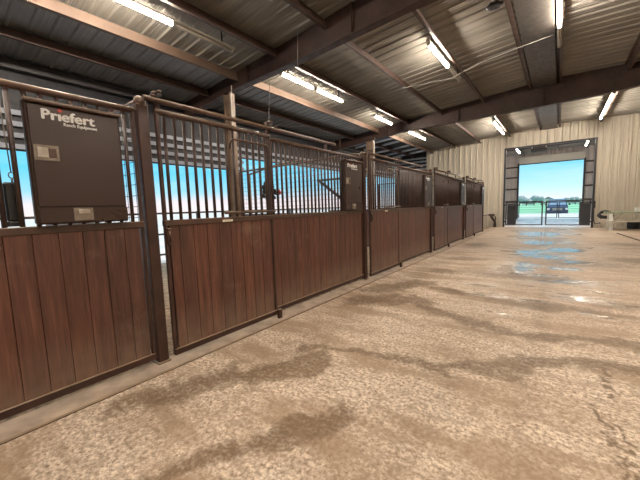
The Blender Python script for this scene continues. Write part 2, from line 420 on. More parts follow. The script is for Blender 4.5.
fr.box(O1-.05, O1+.03, WY-.09, WY+.1, 0, OZ+.05); fr.box(O2-.03, O2+.05, WY-.09, WY+.1, 0, OZ+.05); fr.box(O1+.03, O2-.03, WY-.09, WY+.1, OZ-.03, OZ+.05)
struct('trim_2', fr, M['gate_metal'])
fr = MB()
fr.box(-2.72, -2.60, OY-.1, OY+.05, 0, 4.4); fr.box(1.34, 1.46, OY-.1, OY+.05, 0, 4.4); fr.box(-2.60, 1.34, OY-.1, OY+.02, 4.25, 4.32)
struct('trim_3', fr, M['gate_metal'])
# girts on the end wall of the far bay
for i, z in enumerate((1.35, 2.3, 3.25, 4.1)):
    struct('trim_%d' % (4+i), MB().box(-6.7, -2.72, OY-.12, OY-.04, z-.06, z+.06).box(1.46, 6.9, OY-.12, OY-.04, z-.06, z+.06), M['purlin'])
# lighter lintel panel above the far door
struct('trim_8', MB().box(-2.6, 1.38, OY-.22, OY-.12, 4.32, 4.85), M['beige'])
# end wall beside the stalls, shade put into its near-black colour
struct('wall_end_left', wallsheet(MB(), EX, CX, -.03, top, WY), M['shade_sheet'])
mb = MB(); y = BY+.2
while y < WY-.3:
    mb.box(RX+.0, RX+.02, y, y+.305, -.03, roofz(RX)); mb.prism([(RX, y), (RX-.04, y+.02), (RX-.04, y+.06), (RX, y+.08)], -.03, roofz(RX)-.05, 'z'); y += .305
struct('wall_right', mb, M['beige'])  # unseen wall, added to keep blue sky light off the stall fronts
struct('wall_back', wallsheet(MB(), EX, RX, -.03, lambda x: roofz(x) , BY+.1, face=1), M['beige'])
# side wall: shade-coloured sheet with horizontal slats down to head height, open below
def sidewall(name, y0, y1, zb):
    struct(name, MB().box(EX-.06, EX-.03, y0, y1, zb, roofz(EX)-.02), M['shade_sheet'])
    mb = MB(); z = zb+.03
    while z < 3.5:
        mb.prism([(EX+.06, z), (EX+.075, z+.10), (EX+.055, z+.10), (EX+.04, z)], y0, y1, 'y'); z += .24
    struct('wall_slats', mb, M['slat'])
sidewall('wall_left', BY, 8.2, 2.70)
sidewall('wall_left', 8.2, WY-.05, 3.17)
# slats carried across the end wall of the eave bay
mb = MB()
for z in (3.6, 3.84, 4.08, 4.3): mb.prism([(WY-.16, z), (WY-.16, z+.015), (WY-.04, z+.12), (WY-.04, z)], EX, CX, 'x')
struct('wall_slats', mb, M['slat'])

# ------------------------------------------------------------------ rafters
def rafter(y, low, label, depthflag=True):
    r = thing('steel_rafter', label, 'beam', (RIDGE_X, y, 4.5), 'steel rafters under the roof')
    pts = [(x, z) for x, z in low]
    up = [(x, roofz(x)-.005) for x in (low[-1][0], RIDGE_X, low[0][0])]
    obj('web', MB().prism(pts+up, y-.008, y+.008, 'y'), M['rafter'], r)
    fl = MB()
    for (xa, za), (xb, zb) in zip(low[:-1], low[1:]):
        fl.add([(xa, y-.1, za), (xb, y-.1, zb), (xb, y+.1, zb), (xa, y+.1, za), (xa, y-.1, za-.016), (xb, y-.1, zb-.016), (xb, y+.1, zb-.016), (xa, y+.1, za-.016)],
               [(0,1,2,3), (4,7,6,5), (0,4,5,1), (2,6,7,3), (0,3,7,4), (1,5,6,2)])
    obj('flange', fl, M['rafter'], r)
    def lowz(x):
        for (xa, za), (xb, zb) in zip(low[:-1], low[1:]):
            if xa <= x <= xb: return za+(zb-za)*(x-xa)/(xb-xa)
        return low[0][1]
    for x in (RIDGE_X, -3.1, -6.0, 2.4):
        obj('stiffener', MB().box(x-.006, x+.006, y-.09, y+.09, lowz(x), roofz(x)-.04), M['rafter'], r)
    return r
prof2 = [(EX,4.12), (CX,4.30), (-5.4,4.45), (-1.7,4.45), (RIDGE_X,4.45), (.86,4.48), (3,4.62), (RX,4.5)]
prof1 = [(EX,4.15), (CX,4.38), (-4.5,4.44), (-2.0,4.56), (RIDGE_X,4.56), (.86,4.56), (3,4.65), (RX,4.5)]
rafter(5.98, prof1, 'dark brown steel rafter nearest the camera, crossing top left above the stall doors')
rafter(14.06, prof2, 'dark brown tapered steel rafter crossing the roof in front of the far beige wall')
rafter(-2.0, prof2, 'dark brown steel rafter behind the camera position')
rafter(26.8, [(x, z+.36) for x, z in prof2], 'dark steel rafter seen beyond the far doorway above its opening')

# purlins: run along the aisle between rafters
def purlin(x, label, mat=None, h=.19, w=.07, y0=BY+.2, y1=OY-.3):
    mb = MB(); z = roofz(x)-.036; t = .012
    for a, bb in ((y0, FR[0]-.012), (FR[0]+.012, FR[1]-.012), (FR[1]+.012, FR[2]-.012), (FR[2]+.012, WY-.08), (WY+.08, 26.788), (26.812, y1)):
        if x == 99 and a > WY: continue
        mb.box(x-t/2, x+t/2, a, bb, z-h, z); mb.box(x-t/2, x+w, a, bb, z-h, z-h+t); mb.box(x-w, x+t/2, a, bb, z-t, z)
    return solo('roof_purlin', mb, mat or M['purlin'], label, 'purlin', (x, 7, z), 'roof purlins')
purlin(-5.08, 'brown roof purlin carrying the long tube light above the stall fronts')
purlin(-3.72, 'brown roof purlin second out from the stall side, no lights on it')
purlin(-2.27, 'brown roof purlin with the slanting tube light left of the ridge')
purlin(-.9, 'brown roof purlin along the left edge of the ridge beam')
purlin(-.12, 'brown roof purlin along the right edge of the ridge beam, tube light below')
purlin(1.42, 'brown roof purlin at the right side of the picture above the far twin light')
purlin(3.3, 'brown roof purlin beyond the right edge of the picture')
purlin(5.4, 'brown roof purlin far right over the open side')
purlin(-7.7, 'dark roof purlin over the eave bay behind the stalls')
tz = roofz(CX)-.036
mb = MB()
for a, bb in ((BY+.2, FR[0]-.012), (FR[0]+.012, FR[1]-.012), (FR[1]+.012, FR[2]-.012), (FR[2]+.012, WY-.08)):
    mb.box(CX+.4, CX+.42, a, bb, tz-.19, tz+.03); mb.box(CX+.42, CX+.49, a, bb, tz-.19, tz-.178)
solo('eave_strut', mb, M['purlin_lamplit'], 'eave strut with lamp light put into its tan colour, running above the columns behind the stalls', 'beam', (CX, 7, tz))
mb = MB()
for a, bb in ((BY+.2, FR[0]-.012), (FR[0]+.012, FR[1]-.012), (FR[1]+.012, FR[2]-.012), (FR[2]+.012, WY-.08)):
    mb.box(EX+.0, EX+.18, a, bb, roofz(EX)-.24, roofz(EX)-.045)
solo('eave_girt', mb, M['gate_metal'], 'dark girt along the low outer eave at the far left', 'beam', (EX, 7, 3.9))
for i, (yb, lab) in enumerate(((15.3, 'nearest to the far rafter'), (16.2, 'second past the far rafter'), (17.2, 'third past the far rafter'), (18.75, 'fourth past the far rafter'), (20.1, 'fifth past the far rafter'), (21.3, 'last before the end wall'))):
    za, zb = roofz(EX)-.036, roofz(CX)-.036
    solo('roof_batten', MB().add([(EX+.2, yb-.09, za+.026), (CX+.1, yb-.09, zb+.013), (CX+.1, yb+.09, zb+.013), (EX+.2, yb+.09, za+.026), (EX+.2, yb-.07, za-.06), (CX+.1, yb-.07, zb-.06), (CX+.1, yb+.07, zb-.06), (EX+.2, yb+.07, za-.06)],
        [(0,1,2,3), (4,7,6,5), (0,4,5,1), (2,6,7,3), (0,3,7,4), (1,5,6,2)]), M['batten'], 'batten standing for an eave roof rib, outside light put into its pale blue colour, '+lab, 'batten', (CX-.8, yb, za), 'battens under the eave roof')
# ridge beam
mb = MB()
for a, bb in ((BY+.2, FR[0]-.1), (FR[0]+.1, FR[1]-.1), (FR[1]+.1, FR[2]-.1), (FR[2]+.1, WY-.1)):
    mb.box(-.80, -.2, a, bb, RIDGE_Z-.26, RIDGE_Z-.10)
solo('ridge_duct', mb, painted('ridge_grey', (.07,.06,.052), .45, .25, metal=.2), 'grey boxed ridge vent running lengthwise under the roof peak', 'vent', (-.5, 7, 5.1))

# ------------------------------------------------------------------ columns
def column(y, label, d=.28, w=.18):
    r = thing('steel_column', label, 'column', (CX, y, -.03), 'steel columns behind the stalls')
    zt = 4.04 if y > 0 else 4.0
    zt = {5.98: 4.36, 14.06: 4.28}.get(y, 4.1)
    mb = MB().box(CX-d/2, CX-d/2+.012, y-w/2, y+w/2, -.03, zt).box(CX+d/2-.012, CX+d/2, y-w/2, y+w/2, -.03, zt).box(CX-d/2+.012, CX+d/2-.012, y-.006, y+.006, -.03, zt)
    obj('shaft', mb, M['column'], r)
    obj('base_plate', MB().box(CX-d/2-.04, CX+d/2+.04, y-w/2-.04, y+w/2+.04, -.03, -.005), M['column'], r)
    obj('conduit', MB().tube([(CX+d/2+.02, y-.05, .5), (CX+d/2+.02, y-.05, zt-.15), (CX+d/2+.06, y-.06, zt-.02), (CX+.3, y-.14, zt+.1)], .014), M['strap'], r, )
    return r
column(5.98, 'tan steel column behind the first stall door, carrying the near rafter', .25, .16)
column(14.06, 'tan steel column behind the stall post between first and second long stall bays', .34, .2)
for y in (-2.0, 5.98, 14.06):
    r = thing('steel_column', 'steel column on the open right side, outside the picture', 'column', (RX-.3, y, 0), 'steel columns on the open side')
    obj('shaft', MB().box(RX-.45, RX-.438, y-.1, y+.1, 0, 4.6).box(RX-.16, RX-.148, y-.1, y+.1, 0, 4.6).box(RX-.438, RX-.16, y-.006, y+.006, 0, 4.6), M['column'], r)
# exterior pipe rail along the stall backs
r = thing('pipe_rail', 'dark horizontal pipe rail along the open backs of the stalls', 'rail', (-6.9, 7, 0))
for z in (1.33, .88, .44): obj('rail', MB().tube([(-7.12, BY+.2, z), (-7.12, WY-.1, z)], .02), M['gate_metal'], r)
for y in (-4, -.5, 2.9, 5.0, 8.6, 12.4, 16.4, 20.2): obj('post', MB().tube([(-7.16, y, -.03), (-7.16, y, 1.36)], .03), M['gate_metal'], r)

# ------------------------------------------------------------------ tube lights
nlamp = 0
def lamp(x, y0, y1, segs, label, group='tube lights under the roof'):
    """segs: list of (ya, yb, lit)"""
    z = roofz(x)-.036-.19-.05
    r = thing('tube_light', label, 'light', (x, y0, z), group)
    obj('housing', MB().prism([(x-.03, z+.05), (x+.03, z+.05), (x+.045, z+.012), (x+.03, z), (x-.03, z), (x-.045, z+.012)], y0, y1, 'y'), M['tube_off'], r)
    for e in (y0+.3, y1-.3): obj('hanger', MB().box(x-.012, x+.012, e-.01, e+.01, z+.05, roofz(x)-.004), M['gate_metal'], r)
    for a, bb, lit in segs:
        o = obj('tube', MB().tube([(x, a, z-.034), (x, bb, z-.034)], .032, 8), M['tube'] if lit else M['tube_off'], r)
        if not lit: o['label'] = 'unlit grey tube'
        for e in (a-.025, bb): obj('end_cap', MB().box(x-.036, x+.036, e, e+.025, z-.07, z+.0), M['tube_off'], r)
    return r
px = -5.37
lamp(px, 1.8, 5.0, [(1.85, 3.63, 1), (3.7, 4.92, 0)], 'bright tube light cut by the top edge, nearest on the left, its far half dark')
lamp(px, 6.42, 9.35, [(6.47, 7.7, 1), (7.9, 9.24, 1)], 'long twin tube light glowing just beyond the near rafter over the stalls')
lamp(px, 11.45, 13.1, [(11.53, 13.0, 1)], 'short tube light just before the far rafter, above the tan column')
lamp(px, 14.8, 17.2, [(14.9, 17.1, 1)], 'tube light just past the far rafter, farthest along the stall side')
lamp(-2.36, 7.95, 10.9, [(8.05, 9.55, 1), (9.62, 10.8, 0)], 'slanting tube light left of the ridge, lower half dark')
lamp(-2.36, 16.9, 20.3, [(17.0, 20.2, 1)], 'tube light nearest the far wall, upper left of the doorway')
lamp(-.12, 6.7, 10.7, [(6.8, 9.5, 1), (9.57, 10.6, 0)], 'bright tube light at the top edge beside the ridge, dark at its far end')
lamp(1.34, 16.1, 20.7, [(16.2, 18.2, 1), (18.4, 20.5, 1)], 'twin tube light near the far wall, upper right of the doorway')
lamp(-2.36, -.5, 2.2, [(-.4, .9, 1), (.95, 2.1, 1)], 'unseen tube light added for fill left of the ridge, above the picture')  # this lamp and the next three are off view, added to brighten the aisle
lamp(1.34, -1.7, 1.6, [(-1.6, -.1, 1), (0, 1.5, 1)], 'unseen tube light added for fill behind the camera')
lamp(4.2, 2.6, 5.8, [(2.7, 4.1, 1), (4.2, 5.7, 1)], 'tube light added for fill over the right side of the aisle, outside the picture')
lamp(-5.37, -1.7, 1.4, [(-1.6, -.2, 1), (-.1, 1.3, 1)], 'tube light added for fill over the stall side behind the camera')
for x, z, y in ((-2.13, 4.52, 25.2), (1.14, 4.52, 25.2)):
    r = thing('tube_light', ('small glowing tube light beyond the far doorway, at its upper left corner' if x < 0 else 'small glowing tube light beyond the far doorway, at its upper right corner'), 'light', (x, y, z), 'tube lights under the roof')
    obj('housing', MB().box(x-.05, x+.05, y-.9, y+1, z+.01, z+.06), M['tube_off'], r)
    obj('tube', MB().tube([(x, y-.8, z-.015), (x, y+.9, z-.015)], .024), M['tube'], r)
    for e in (-.5, .6): obj('hanger', MB().tube([(x, y+e, z+.06), (x, y+e, roofz(x)-.03)], .006), M['gate_metal'], r)

lamp(4.0, 23.3, 26.3, [(23.4, 24.8, 1), (24.9, 26.2, 1)], 'tube light added for fill in the far bay, hidden right of the doorway')  # hidden pair of lamps added to lighten the far bay walls
lamp(-5.6, 23.3, 26.3, [(23.4, 24.8, 1), (24.9, 26.2, 1)], 'tube light added for fill in the far bay, hidden left of the doorway')
# black motor box and cable
r = thing('door_operator', 'small black box hanging under the middle of the far doorway head', 'motor', (-.95, 22.6, 4.2))
obj('housing', MB().cbox(-1.3, -.6, 22.45, 22.85, 4.0, 4.2, .02), M['black'], r)
for e in (-1.28, -.66): obj('bracket', MB().box(e, e+.04, 22.6, 22.65, 4.2, 5.24), M['white_paint'], r)
solo('light_cable', MB().tube([(-3.72, 10.05, 4.80), (-2.4, 10.03, 4.70), (-1.69, 10.0, 4.88), (-1.0, 9.97, 4.96), (-.22, 9.93, 5.02)], .006, 6), M['strap'], 'thin pale cable strung across between the purlins below the roof', 'cable', (-1.8, 10.2, 4.8))
mb = MB().ball((-1.1, 7.95, 5.10), .11, 12, 8, .18, (1.3, 1, .6))
solo('bird_nest', mb, M['gate_metal'], 'small dark round lump stuck under the roof at the top edge', 'nest', (-1.1, 7.95, 5.1))
solo('drop_wire', MB().tube([(-4.3, 5.82, 4.98), (-4.32, 5.8, 4.3), (-4.30, 5.82, 3.9)], .003, 5), M['strap'], 'thin pale wire hanging down beside the near rafter', 'wire', (-4.3, 6, 3.7))

# ------------------------------------------------------------------ stalls
FX = -2.985     # centre plane of the fixed fronts
DX = -2.90      # centre plane of the sliding doors
RZ = 2.19      # top rail
def boards(y0, y1, xf, z0, z1, th=.03, pitch=.158, org=1.9):
    mb = MB(); k = math.floor((y0-org)/pitch)
    while org+k*pitch < y1-.005:
        a = max(y0, org+k*pitch); c = min(y1, org+(k+1)*pitch); k += 1
        if c-a < .012: continue
        g = .0012; ch = .0035
        mb.prism([(xf-th, a+g), (xf-ch, a+g), (xf, a+g+ch), (xf, c-g-ch), (xf-ch, c-g), (xf-th, c-g)], z0, z1, 'z')
    mb.box(xf-th-.004, xf-th+.004, y0, y1, z0, z1)
    return mb
barmesh = {}
def bars(root, y0, y1, x, z0, z1, n, nm='bar', skip=None):
    key = (round(z1-z0, 3),)
    for i in range(n):
        y = y0+(y1-y0)*(i+.5)/n
        if skip and skip[0] < y < skip[1]: continue
        if key not in barmesh:
            me = bpy.data.meshes.new('bar'); mb = MB().tube([(0,0,0), (0,0,W((0,0,z1)).z-W((0,0,z0)).z)], .0155, 8)
            me.from_pydata(mb.v, [], mb.f); me.polygons.foreach_set('use_smooth', mb.sm); me.materials.append(M['bar_metal']); barmesh[key] = me
        o = bpy.data.objects.new('bar', barmesh[key]); C.objects.link(o); o.parent = root
        o.location = W((x, y, z0))-parent_origin(root)
def frame(root, y0, y1, x, zb, zm, zt, stile=.032, extra=0):
    h = .022
    obj('bottom_rail', MB().cbox(x-h, x+h+.004, y0, y1, zb, zb+.06), M['stall_metal'], root)
    obj('middle_rail', MB().cbox(x-h-.004, x+h+.008, y0, y1, zm-.055, zm), M['rail_metal'], root)
    obj('top_rail', MB().tube([(x, y0, zt), (x, y1, zt)], .026, 10), M['rail_metal'], root)
    for ya, yb in ((y0, y0+stile), (y1-stile, y1)):
        obj('stile', MB().cbox(x-.016, x+.016, ya, yb, zb, zt+extra), M['stall_metal'], root)
def panel(P, label):
    y0, y1 = P+1.50, P+4.207-.145
    r = thing('stall_front_panel', label, 'stall panel', (FX, y0, 0), 'fixed stall front panels')
    frame(r, y0, y1, FX, .025, 1.27, RZ)
    obj('plank_infill', boards(y0+.045, y1-.045, FX+.012, .08, 1.215), M['wood'], r)
    bars(r, y0+.045, y1-.045, FX, 1.27, RZ-.02, 26, skip=None)
    return r
def door(P, label):
    y0, y1 = P, P+1.48
    r = thing('sliding_stall_door', label, 'stall door', (DX, y0, 0), 'sliding stall doors')
    frame(r, y0, y1, DX, .025, 1.27, RZ+.01, .036)
    # leading and trailing stiles rise above the rail to the rollers
    for ys in (y0, y1-.05):
        h = obj('hanger', MB().cbox(DX-.02, DX+.02, ys+.002, ys+.048, RZ, 2.31).cbox(DX-.02, DX+.038, ys-.012, ys+.062, 2.31, 2.36).cbox(DX+.038, DX+.092, ys+.008, ys+.042, 2.342, 2.36), M['stall_metal'], r)
        obj('roller', MB().tube([(DX+.065, ys+.01, 2.318), (DX+.065, ys+.04, 2.318)], .022, 12), M['gate_metal'], h)
    obj('plank_infill', boards(y0+.05, y1-.05, DX+.012, .08, 1.215), M['wood'], r)
    bars(r, y0+.036, y1-.036, DX, 1.27, RZ, 14)
    # hinged feed yoke frame
    a, bb, x = y0+.82, y1-.03, DX+.030
    yk = obj('feed_window_frame', MB().tube([(x, a, 1.98), (x, a, 2.02), (x, a+.02, 2.06), (x, a+.06, 2.08), (x, bb-.06, 2.08), (x, bb-.02, 2.06), (x, bb, 2.02), (x, bb, 1.98)], .013, 8), M['rail_metal'], r)
    obj('hinge_pipe', MB().tube([(x, a-.12, 1.315), (x, bb+.05, 1.315)], .015, 8), M['rail_metal'], yk)
    s = obj('maker_sticker', MB().box(DX+.0308, DX+.0325, y0+.66, y0+.80, 1.222, 1.246), M['sticker'], r)
    l = obj('latch', MB().cbox(DX+.031, DX+.05, y0+.01, y0+.05, 1.05, 1.2).tube([(DX+.055, y0+.03, 1.08), (DX+.055, y0+.03, 1.17)], .008), M['stall_metal'], r)
    obj('floor_guide', MB().cbox(DX+.03, DX+.075, y1-.04, y1+.03, -.018, .1, .01), M['stall_metal'], r)
    return r
def post(P, label):
    y0, y1 = P-.14, P-.03
    r = thing('stall_post', label, 'post', (FX, P-.085, -.03), 'stall posts')
    obj('shaft', MB().cbox(FX-.045, FX+.045, y0+.006, y1, -.03, RZ+.06, .008), M['stall_metal'], r)
    y = P-.12
    obj('cap', MB().ball((FX, P-.085, RZ+.08), .055, 12, 8), M['rail_metal'], r)
    obj('base_plate', MB().cbox(FX-.07, FX+.07, y0-.01, y1+.01, -.03, -.006), M['stall_metal'], r)
    return r
def track(P, label):
    y0, y1 = P-.12, P+2.92
    x = DX+.065; z = 2.25
    r = thing('door_track', label, 'track', (x, y0, z), 'sliding door tracks')
    obj('rail', MB().tube([(x, y0, 2.272), (x, y1, 2.272)], .021, 10), M['rail_metal'], r)
    for yb in (P-.035, P+1.55, P+2.88):
        xa = FX+.02
        obj('bracket', MB().cbox(FX-.02, x+.02, yb-.02, yb+.02, 2.295, 2.31).cbox(FX-.02, FX+.015, yb-.02, yb+.02, RZ+.026, 2.295), M['stall_metal'], r)
    return r
def divider(P, label, solid=False):
    y = P-.085
    r = thing('stall_divider', label, 'stall divider', (FX-.06, P-.085, -.03), 'stall dividers')
    x0, x1 = -6.62, FX-.055
    obj('plank_infill', MB().box(x0, x1, y-.018, y+.018, .1, 1.2), M['wood'], r)
    obj('frame', MB().cbox(x0, x1, y-.022, y+.022, 1.2, 1.25).cbox(x0, x1, y-.022, y+.022, .05, .1).cbox(x0-.04, x0, y-.022, y+.022, -.03, 2.3).tube([(x0, y, 2.29), (x1-.06, y, 2.29), (x1-.03, y, 2.28), (x1-.022, y, 2.25)], .022), M['rail_metal'], r)
    ms = MB()
    z = 1.3
    while z < 2.26: ms.tube([(x0, y, z), (x1, y, z)], .0028, 4); z += .1
    x = x0+.1
    while x < x1: ms.tube([(x, y, 1.25), (x, y, 2.28)], .0028, 4); x += .1
    obj('wire_mesh', ms, M['gate_metal'], r)
    return r

# text as mesh
def text_mesh(name, body, size, offset, mat, parent, loc, sx=1.0, shear=0, dep=.002):
    cu = bpy.data.curves.new(name, 'FONT'); cu.body = body; cu.size = size; cu.extrude = dep; cu.shear = shear
    cu.space_character = 1.04
    t = bpy.data.objects.new('tmp', cu); C.objects.link(t)
    bpy.context.view_layer.update()
    me = bpy.data.meshes.new_from_object(t.evaluated_get(bpy.context.evaluated_depsgraph_get()))
    C.objects.unlink(t); bpy.data.objects.remove(t)
    w = max(v.co.x for v in me.vertices)-min(v.co.x for v in me.vertices)
    # local x -> +Y, local y -> +Z, local z -> +X
    R = Matrix(((0,0,1,0), (sx,0,0,0), (0,1,0,0), (0,0,0,1))); me.transform(R)
    me.transform(Matrix.Translation((dep, 0, 0)))
    if offset:
        vs, fs = [], []
        for dy, dz in ((0,0), (offset,0), (-offset,0), (0,offset*.6), (0,-offset*.6)):
            n0 = len(vs); vs += [(v.co.x, v.co.y+dy, v.co.z+dz) for v in me.vertices]; fs += [tuple(n0+k for k in p.vertices) for p in me.polygons]
        me = bpy.data.meshes.new(name); me.from_pydata(vs, [], fs); me.update()
    me.materials.clear(); me.materials.append(mat); me.name = name
    o = bpy.data.objects.new(name, me); C.objects.link(o); o.parent = parent; o.location = W(loc)-parent_origin(parent)
    return o, w*sx
def tackbox(P, label):
    y0, y1 = P-.935, P-.315; xb, xf = FX+.028, -2.875; z0, z1 = 1.28, 2.10
    r = thing('tack_box', label, 'tack box', (FX, y0, z0), 'tack boxes on the stall fronts')
    obj('body', MB().cbox(xb, xf-.012, y0, y1, z0, z1, .012), M['box_metal'], r)
    d = obj('door', MB().cbox(xf-.011, xf, y0+.02, y1-.015, 1.40, z1-.03, .006), M['box_metal'], r)
    obj('lower_bin', MB().prism([(xf-.035, z0), (xf-.011, z0), (xf+.004, z0+.012), (xf+.004, 1.388), (xf-.011, 1.388)], y0+.02, y1-.005, 'y'), M['box_metal'], r)
    obj('rain_lip', MB().cbox(xf-.012, xf+.03, y0, y1, z1-.022, z1, .006), M['rail_metal'], r)
    # paddle latch on the door
    def latch(parent, ya, yb, za, zb, x):
        l = obj('latch', MB().box(x, x+.006, ya, ya+.012, za, zb).box(x, x+.006, yb-.012, yb, za, zb).box(x, x+.006, ya+.012, yb-.012, za, za+.012).box(x, x+.006, ya+.012, yb-.012, zb-.012, zb).box(x, x+.0015, ya+.012, yb-.012, za+.012, zb-.012), M['steel'], parent)
        ym = ya+(yb-ya)*.56
        obj('paddle', MB().cbox(x+.0016, x+.010, ya+.016, ym, za+.016, zb-.016, .003), M['chrome'], l)
        obj('grip', MB().cbox(x+.0016, x+.006, ym+.004, yb-.016, za+.02, zb-.02, .002), M['stall_metal'], l)
    latch(d, y0+.03, y0+.175, 1.71, 1.81, xf)
    l = obj('latch', MB().box(xf+.004, xf+.009, y0+.225, y0+.355, 1.30, 1.39), M['steel'], r)
    obj('pull', MB().cbox(xf+.009, xf+.020, y0+.25, y0+.33, 1.345, 1.378, .003), M['chrome'], l)
    # maker's name
    x = xf+.0005; yt = y0+.092; zt = 1.985; sz = .094; sx = 1.04
    t1, w1 = text_mesh('lettering', 'Pr', sz, .0042, M['logo_white'], d, (x, yt, zt), sx)
    adv = w1+.016
    t2, w2 = text_mesh('lettering', '\u0131', sz, .0042, M['logo_white'], d, (x, yt+adv, zt), sx)
    dz = zt+sz*.72
    obj('red_mark', MB().add([(x+.0055, yt+adv+.016+a, dz+c) for a, c in ((-.017, 0), (0, -.014), (.017, 0), (0, .014))], [(0,1,2,3)]), M['logo_red'], d)
    t3, w3 = text_mesh('lettering', 'efert', sz, .0042, M['logo_white'], d, (x, yt+adv+w2+.014, zt), sx)
    text_mesh('small_lettering', 'Ranch Equipment', .030, .0012, M['logo_white'], d, (x, yt+adv+.03, zt-.030), .93)
    return r

S = 4.207; P1 = 1.91
ordn = ['nearest stall, at the left edge', 'first full stall', 'second full stall', 'third full stall', 'farthest stall']
p0 = panel(P1-S, 'brown plank and bar stall front panel at the left edge, under the large tack box')
plabels = ['brown plank and bar stall panel right of the first door, up to the tan column',
           'stall front panel in the second full stall, just past the tall tan column',
           'narrow looking stall front panel in the third full stall down the row',
           'farthest stall front panel, ending near the far beige wall']
dlabels = ['brown sliding stall door with feed window, nearest one fully in view',
           'sliding stall door just right of the tall post in mid picture',
           'sliding stall door third along the row, seen at a sharp angle',
           'farthest sliding stall door, close to the far wall']
slabels = ['square stall post right of the large tack box',
           'square stall post just behind the tall tan column',
           'square stall post between the second and third full stalls',
           'square stall post before the farthest stall', 'end post of the stall row nearest the far beige wall']
tlabels = ['pipe door track above the nearest full stall door', 'pipe door track above the second stall door', 'pipe door track above the third stall door', 'pipe door track above the farthest stall door']
vlabels = ['mesh topped divider wall behind the large tack box at left', 'mesh topped divider at the far end of the first full stall', 'mesh topped divider at the far end of the second full stall', 'mesh topped divider at the far end of the third full stall', 'mesh topped divider at the very end of the stall row']
blabels = ['large brown steel tack box with white lettering and two latches, at left',
           'brown tack box with a pale sheen, at the end of the first full stall',
           'brown tack box at the end of the second full stall', 'brown tack box at the end of the third full stall', 'farthest tack box, on the last stall front near the far wall']
d1 = door(P1, dlabels[0]); s1 = post(P1, slabels[0]); t1 = track(P1, tlabels[0]); v1 = divider(P1, vlabels[0]); b1 = tackbox(P1, blabels[0])
for i in range(1, 5):
    dl = (0, S*i, 0)
    dup(p0, dl, plabels[i-1])
    if i < 4: dup(d1, dl, dlabels[i]); dup(t1, dl, tlabels[i])
    dup(s1, dl, slabels[i]); dup(v1, dl, vlabels[i]); dup(b1, dl, blabels[i])

# things inside / hanging at the stalls
r = thing('corner_brace', 'brown diagonal corner brace inside the first full stall, before the tack box', 'brace', (-3.4, 5.85, 1.4))
obj('pipe', MB().tube([(-3.9, 5.78, 1.86), (-3.01, 5.78, 1.86)], .02).tube([(-3.85, 5.78, 1.85), (-3.02, 5.78, 1.29)], .03), M['gate_metal'], r)
r = thing('hay_net', 'dark bundled hay net hanging inside the first full stall by the column', 'hay net', (-6.4, 6.95, 1.5))
mb = MB()
for k in range(14):
    mb.ball((-6.45+random.uniform(-.12,.12), 6.95+random.uniform(-.15,.15), 1.9+random.uniform(-.36,.2)), random.uniform(.05,.10), 8, 6, .25)
obj('bundle', mb, M['black'], r)
obj('rope', MB().tube([(-6.45, 6.95, 2.1), (-6.42, 6.95, 3.1), (-6.25, 6.95, 4.78)], .008), M['gate_metal'], r)
obj('red_patch', MB().ball((-6.33, 7.2, 1.8), .07, 8, 6, .2), M['redcloth'], r)
r = thing('hanging_feeder', 'narrow black hanging feeder on a snap hook, cut by the left edge', 'feeder', (-3.1, .88, 1.28))
obj('body', MB().cbox(-3.13, -3.04, .845, .925, 1.31, 1.57, .012), M['black'], r)
obj('foot', MB().cbox(-3.14, -3.03, .835, .935, 1.275, 1.31, .008), M['black'], r)
hk = MB().tube([(-3.07, .90, 1.57), (-3.07, .90, 1.60)], .006)
ring = [(-3.07, .90+.016*math.sin(a), 1.618+.02*-math.cos(a)) for a in [2*PI*i/12 for i in range(13)]]
hk.tube(ring, .004, 6); hk.tube([(-3.07, .90, 1.635), (-3.06, .885, 2.1)], .004, 6)
obj('snap_hook', hk, M['steel'], r)
r = thing('sloping_pipe', 'long sloping brown pipe seen through the bars of the first full stall', 'pipe', (-8.0, 8.3, 2.4))
obj('pipe', MB().tube([(-8.0, 7.6, 2.45), (-8.0, 8.8, 2.85), (-8.0, 10.3, 3.2), (-8.0, 13.3, 3.35)], .03), M['stall_metal'], r)
obj('stay', MB().tube([(-8.0, 13.3, 3.35), (-8.0, 13.3, 4.66)], .02), M['stall_metal'], r)
obj('stay', MB().tube([(-8.0, 7.6, 2.45), (-8.0, 7.6, -.03)], .03), M['stall_metal'], r)

# ------------------------------------------------------------------ gates
def gate(y, x0, x1, z0, z1, label, wires=False, hinge_left=True, name='pipe_gate'):
    r = thing(name, label, 'gate', ((x0 if hinge_left else x1), y, z0), None)
    obj('frame', MB().cbox(x0, x0+.06, y-.025, y+.025, z0, z1, .01).cbox(x1-.06, x1, y-.025, y+.025, z0, z1, .01).cbox(x0+.06, x1-.06, y-.025, y+.025, z1-.06, z1, .01).cbox(x0+.06, x1-.06, y-.025, y+.025, z0, z0+.05, .01), M['gate_metal'], r)
    if wires:
        w = MB(); z = z0+.15
        while z < z1-.1: w.tube([(x0+.05, y, z), (x1-.05, y, z)], .008, 4); z += .17
        obj('wire', w, M['steel'], r)
    hx = x0-.02 if hinge_left else x1+.02
    for za in (z0+.15, z1-.2): obj('hinge', MB().box(hx-.03, hx+.03, y-.03, y+.03, za, za+.07), M['gate_metal'], r)
    return r
gate(21.92, -2.36, -.65, .11, 1.34, 'left leaf of the dark pipe gate across the far doorway')
gate(21.92, -.54, 1.26, .11, 1.34, 'right leaf of the dark pipe gate across the far doorway', hinge_left=False)
solo('gate_chain', MB().tube([(-.65, 21.88, 1.28), (-.6, 21.86, 1.2), (-.54, 21.88, 1.28)], .012, 6), M['steel'], 'short pale chain joining the two leaves of the near gate', 'chain', (-.6, 21.88, 1.2))
gate(OY-.3, -2.55, -.05, .06, 1.24, 'wire filled gate leaf in the outer door, left half', True)
gate(OY-.3, 0.0, 1.26, .06, 1.24, 'wire filled gate leaf in the outer door, right half', True, False)
